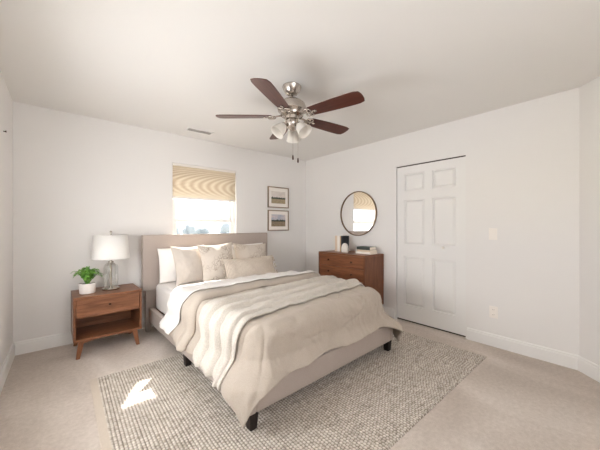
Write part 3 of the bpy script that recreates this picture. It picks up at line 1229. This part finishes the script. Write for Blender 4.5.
def book(loc, rz, w, t, h, col, label, group, flat=False):
    """upright: spine faces -x, thickness along y, height z; flat: lying down"""
    bk = thing('book', label, 'book', loc, rz, group)
    cm = Mat('book_cover', col, 0.55).m
    c = bmesh.new()
    ct = 0.0025
    if not flat:
        box(c, 0, w, -t / 2, -t / 2 + ct, 0, h)
        box(c, 0, w, t / 2 - ct, t / 2, 0, h)
        box(c, 0, ct, -t / 2 + ct, t / 2 - ct, 0, h)
        pg = B(ct, w - 0.004, -t / 2 + ct, t / 2 - ct, 0.004, h - 0.004)
    else:
        box(c, 0, w, -h / 2, h / 2, 0, ct)
        box(c, 0, w, -h / 2, h / 2, t - ct, t)
        box(c, 0, ct, -h / 2, h / 2, ct, t - ct)
        pg = B(ct, w - 0.004, -h / 2 + 0.004, h / 2 - 0.004, ct, t - ct)
    obj('cover', c, cm, bk)
    obj('page_block', pg, pages, bk)
    return bk


g = 'books standing on the dresser'
yb = 2.858
for t, h, w, col, lab in ((0.045, 0.235, 0.16, srgb(226, 206, 182), 'pale peach book standing at the far end of the row on the dresser'),
                          (0.052, 0.238, 0.17, srgb(240, 234, 226), 'thick off-white book standing between the peach and tan books'),
                          (0.022, 0.232, 0.16, srgb(196, 166, 132), 'thin tan book standing beside the black book'),
                          (0.046, 0.236, 0.13, srgb(40, 42, 46), 'thick black book standing behind the white stone bookend')):
    yb -= t / 2
    book((3.13, yb, dz1_), 0, w, t - 0.001, h, col, lab, g)
    yb -= t / 2
g = 'books stacked flat on the dresser'
zb_ = dz1_
for t, h, w, off, rz, col, lab in ((0.030, 0.245, 0.17, 0.0, 0.02, srgb(238, 232, 224), 'white book lying at the bottom of the stack on the dresser'),
                                   (0.026, 0.225, 0.16, 0.008, -0.02, srgb(214, 196, 172), 'tan book lying in the middle of the dresser stack'),
                                   (0.040, 0.215, 0.155, 0.004, 0.03, srgb(72, 78, 74), 'dark grey green book lying on top of the dresser stack')):
    book((3.12 + off, 2.335, zb_), rz, w, t, h, col, lab, g, True)
    zb_ += t

be = bmesh.new()
pts = []
for k in range(17):
    an = PI * k / 16
    pts.append((0.052 * math.cos(an), 0.045 + 0.092 * math.sin(an) ** 0.9))
pts = [(0.048, 0.0)] + pts + [(-0.048, 0.0)]
prism(be, pts, 'x', -0.022, 0.022)
bo = obj('bookend', be, M['stone'], None, bevel=0.012, seg=4, auto=False)
bo.location = (3.085, 2.625, dz1_)
bo.rotation_euler = (0, 0, 0.25)
tag(bo, 'white rounded stone bookend in front of the black book on the dresser', 'bookend')

# ------------------------------------------------------------------ round mirror
mr = thing('round_mirror', 'round wall mirror with thin bronze frame above the dresser', 'mirror', (XR - 0.001, 2.618, 1.430))
rm = 0.326
obj('mirror_glass', lathe(bmesh.new(), [(0, 0.0), (rm, 0.0), (rm, 0.010), (0, 0.010)], 96, mat=Matrix.Rotation(-PI / 2, 4, 'Y')), M['mirror'], mr)
obj('frame', lathe(bmesh.new(), [(rm - 0.002, 0.0), (rm + 0.010, 0.0), (rm + 0.010, 0.022), (rm - 0.002, 0.022), (rm - 0.002, 0.0)], 96, mat=Matrix.Rotation(-PI / 2, 4, 'Y')), M['bronze_frame'], mr, auto=True)


# ------------------------------------------------------------------ framed pictures on the back wall
def picture(xc, zc, w, h, mat, label):
    p = thing('framed_picture', label, 'picture', (xc, YB - 0.001, zc), 0, 'framed landscapes on the back wall')
    b = bmesh.new()
    fwid, dep = 0.016, 0.022
    box(b, -w / 2, w / 2, -dep, 0, h / 2 - fwid, h / 2)
    box(b, -w / 2, w / 2, -dep, 0, -h / 2, -h / 2 + fwid)
    box(b, -w / 2, -w / 2 + fwid, -dep, 0, -h / 2 + fwid, h / 2 - fwid)
    box(b, w / 2 - fwid, w / 2, -dep, 0, -h / 2 + fwid, h / 2 - fwid)
    obj('frame', b, M['frame_wood'], p, bevel=0.002)
    obj('mat_board', B(-w / 2 + fwid, w / 2 - fwid, -0.010, -0.002, -h / 2 + fwid, h / 2 - fwid), M['mat_board'], p)
    iw, ih = w * 0.67, h * 0.58
    obj('landscape_print', B(-iw / 2, iw / 2, -0.0115, -0.0095, -ih / 2, ih / 2), mat, p)


pm1 = m_print('meadow_print', srgb(216, 206, 200), srgb(228, 220, 212), srgb(186, 170, 142), srgb(138, 124, 100), -0.015, 2.0)
pm2 = m_print('mountain_print', srgb(214, 200, 200), srgb(172, 180, 194), srgb(172, 154, 130), srgb(120, 106, 90), -0.005, 7.0)
picture(2.754, 1.723, 0.43, 0.350, pm1, 'upper framed print of a grassy meadow with trees under pale sky')
picture(2.754, 1.336, 0.43, 0.345, pm2, 'lower framed print of a dark treeline under a cloudy blue sky')

# ------------------------------------------------------------------ wall plates, vent, nail
sw = thing('light_switch', 'white light switch plate on the wall beside the closet door', 'switch', (XR, 0.889, 1.160))
obj('plate', B(-0.006, 0, -0.037, 0.037, -0.060, 0.060), M['plastic'], sw, bevel=0.002)
obj('toggle', B(-0.016, -0.006, -0.006, 0.006, -0.012, 0.012), M['plastic'], sw, bevel=0.002)
ol = thing('wall_outlet', 'white electrical outlet plate low on the wall above the baseboard', 'outlet', (XR, 0.884, 0.352))
obj('plate', B(-0.006, 0, -0.037, 0.037, -0.060, 0.060), M['plastic'], ol, bevel=0.002)
for s in (-1, 1):
    so = obj('socket', B(-0.009, -0.006, -0.017, 0.017, s * 0.026 - 0.016, s * 0.026 + 0.016), M['plastic'], ol, bevel=0.001)
    sb = bmesh.new()
    for yy_ in (-0.006, 0.006):
        box(sb, -0.0095, -0.009, yy_ - 0.001, yy_ + 0.001, s * 0.026 - 0.003, s * 0.026 + 0.006)
    obj('slots', sb, M['gap'], so)

vt = thing('ceiling_vent', 'white louvred air vent in the ceiling near the back wall', 'vent', (1.30, 3.48, HC))
vb = bmesh.new()
vw, vd = 0.165, 0.065
for q in ((-vw, vw, -vd, -vd + 0.02), (-vw, vw, vd - 0.02, vd), (-vw, -vw + 0.02, -vd + 0.02, vd - 0.02), (vw - 0.02, vw, -vd + 0.02, vd - 0.02)):
    box(vb, q[0], q[1], q[2], q[3], -0.008, 0)
obj('frame', vb, M['trim'], vt)
vl = bmesh.new()
for k in range(6):
    y = -vd + 0.028 + k * 0.0148
    hexa(vl, [(-vw + 0.02, y, -0.007), (vw - 0.02, y, -0.007), (vw - 0.02, y + 0.002, -0.007), (-vw + 0.02, y + 0.002, -0.007)],
         [(-vw + 0.02, y + 0.006, -0.0012), (vw - 0.02, y + 0.006, -0.0012), (vw - 0.02, y + 0.008, -0.0012), (-vw + 0.02, y + 0.008, -0.0012)])
obj('louvres', vl, M['trim'], vt)
obj('duct_opening', B(-vw + 0.02, vw - 0.02, -vd + 0.02, vd - 0.02, -0.0012, -0.0002), Mat('duct_grey', srgb(150, 142, 136), 0.8).m, vt)

nb_ = bmesh.new()
lathe(nb_, [(0, 0), (0.004, 0), (0.004, 0.012), (0.009, 0.013), (0.009, 0.017), (0, 0.018)], 12, mat=Matrix.Rotation(PI / 2, 4, 'Y'))
no = obj('nail', nb_, M['knob'], None, smooth=True)
no.location = (XL, 3.26, 2.01)
tag(no, 'small nail left in the bare left wall near the ceiling', 'nail')

# ------------------------------------------------------------------ ceiling fan
FX, FY = 1.488, 1.856
fan = thing('ceiling_fan', 'brushed nickel ceiling fan with five dark wood blades and three frosted lights', 'fan', (FX, FY, HC))
obj('canopy', lathe(bmesh.new(), [(0, 0), (0.080, 0), (0.082, -0.008), (0.078, -0.018), (0.070, -0.040), (0.050, -0.066), (0.030, -0.076), (0, -0.077)], 40), M['nickel'], fan, auto=True)
obj('downrod', lathe(bmesh.new(), [(0, -0.075), (0.013, -0.075), (0.013, -0.120), (0, -0.120)], 20), M['nickel'], fan, smooth=True)
obj('motor_housing', lathe(bmesh.new(), [(0, -0.106), (0.026, -0.106), (0.040, -0.114), (0.080, -0.126), (0.112, -0.152), (0.122, -0.180), (0.120, -0.212), (0.102, -0.232), (0.098, -0.250),
                                         (0.062, -0.262), (0.060, -0.284), (0, -0.284)], 48), M['nickel'], fan, auto=True)
bz = -0.258
proto = None
for k, th_ in enumerate((180, 252, 324, 36, 108)):
    an = math.radians(th_ - 40.4)
    bm = bmesh.new()
    # outline along +x from r=0.17 to 0.66
    pts = []
    prof = [(0.170, 0.048), (0.20, 0.056), (0.30, 0.064), (0.42, 0.070), (0.54, 0.073), (0.60, 0.072), (0.636, 0.060), (0.646, 0.030)]
    pts = [(x, y) for x, y in prof] + [(0.648, 0.0)] + [(x, -y) for x, y in reversed(prof)]
    prism(bm, pts, 'z', -0.003, 0.003)
    if proto is None:
        b = obj('blade', bm, M['blade'], fan, bevel=0.0015)
        ir = bmesh.new()
        # ornate iron: arm with two scroll rings, bolted on the blade
        tube(ir, [(0.085, 0, 0.006), (0.12, 0, 0.004), (0.15, 0, -0.006), (0.19, 0, -0.008)], [0.015, 0.012, 0.014, 0.010], 10, flat=0.5)
        for sy in (-1, 1):
            ring = [(0.175 + 0.030 * math.cos(2 * PI * q / 20), sy * 0.028 + 0.026 * math.sin(2 * PI * q / 20), -0.009) for q in range(20)]
            tube(ir, ring, 0.0062, 8, closed=True)
            lathe(ir, [(0, -0.014), (0.010, -0.013), (0.012, -0.008), (0.012, -0.003), (0, -0.003)], 14, cx=0.176, cy=sy * 0.028)
        lathe(ir, [(0, -0.014), (0.012, -0.012), (0.014, -0.003), (0, -0.003)], 14, cx=0.235, cy=0)
        tube(ir, [(0.19, 0, -0.007), (0.235, 0, -0.006)], 0.009, 8, flat=0.5)
        obj('blade_iron', ir, M['nickel'], b, smooth=True)
        proto = b
    else:
        bm.free()
        b = copy_tree(proto, fan)
    b.matrix_local = Matrix.Translation((0, 0, bz)) @ Matrix.Rotation(an, 4, 'Z') @ Matrix.Rotation(math.radians(-11), 4, 'X')
obj('light_fitter', lathe(bmesh.new(), [(0, -0.282), (0.045, -0.282), (0.055, -0.296), (0.058, -0.322), (0.045, -0.348), (0.025, -0.366), (0.012, -0.374), (0, -0.377)], 36), M['nickel'], fan, auto=True)
for th_ in (85, 205, 325):
    an = math.radians(th_ - 40.4)
    rotm = Matrix.Rotation(an, 4, 'Z') @ Matrix.Translation((0.062, 0, -0.332)) @ Matrix.Rotation(math.radians(-42), 4, 'Y')
    a = bmesh.new()
    lathe(a, [(0, 0.03), (0.014, 0.03), (0.016, 0.0), (0.026, -0.008), (0.028, -0.026), (0, -0.026)], 20, mat=rotm)
    ao = obj('lamp_holder', a, M['nickel'], fan, auto=True)
    s = bmesh.new()
    lathe(s, [(0.027, -0.018), (0.036, -0.030), (0.047, -0.055), (0.054, -0.085), (0.064, -0.112), (0.066, -0.114), (0.062, -0.112), (0.051, -0.085), (0.044, -0.055), (0.033, -0.030), (0.024, -0.018)], 36, mat=rotm)
    obj('glass_shade', s, M['frosted'], ao, smooth=True)
for (cx_, cy_, zl) in ((0.007, -0.006, -0.590), (0.040, -0.034, -0.615)):
    c = bmesh.new()
    tube(c, [(cx_, cy_, -0.345), (cx_, cy_, zl)], 0.0016, 6)
    for k in range(14):
        zk = -0.36 + (zl + 0.365) * k / 14
        lathe(c, [(0, 0.003), (0.0028, 0), (0, -0.003)], 8, cx=cx_, cy=cy_, mat=Matrix.Translation((0, 0, zk)))
    co = obj('pull_chain', c, M['chain'], fan)
    obj('pull', lathe(bmesh.new(), [(0, zl + 0.004), (0.005, zl), (0.0075, zl - 0.02), (0.007, zl - 0.036), (0, zl - 0.04)], 12, cx=cx_, cy=cy_), M['knob'], co, smooth=True)
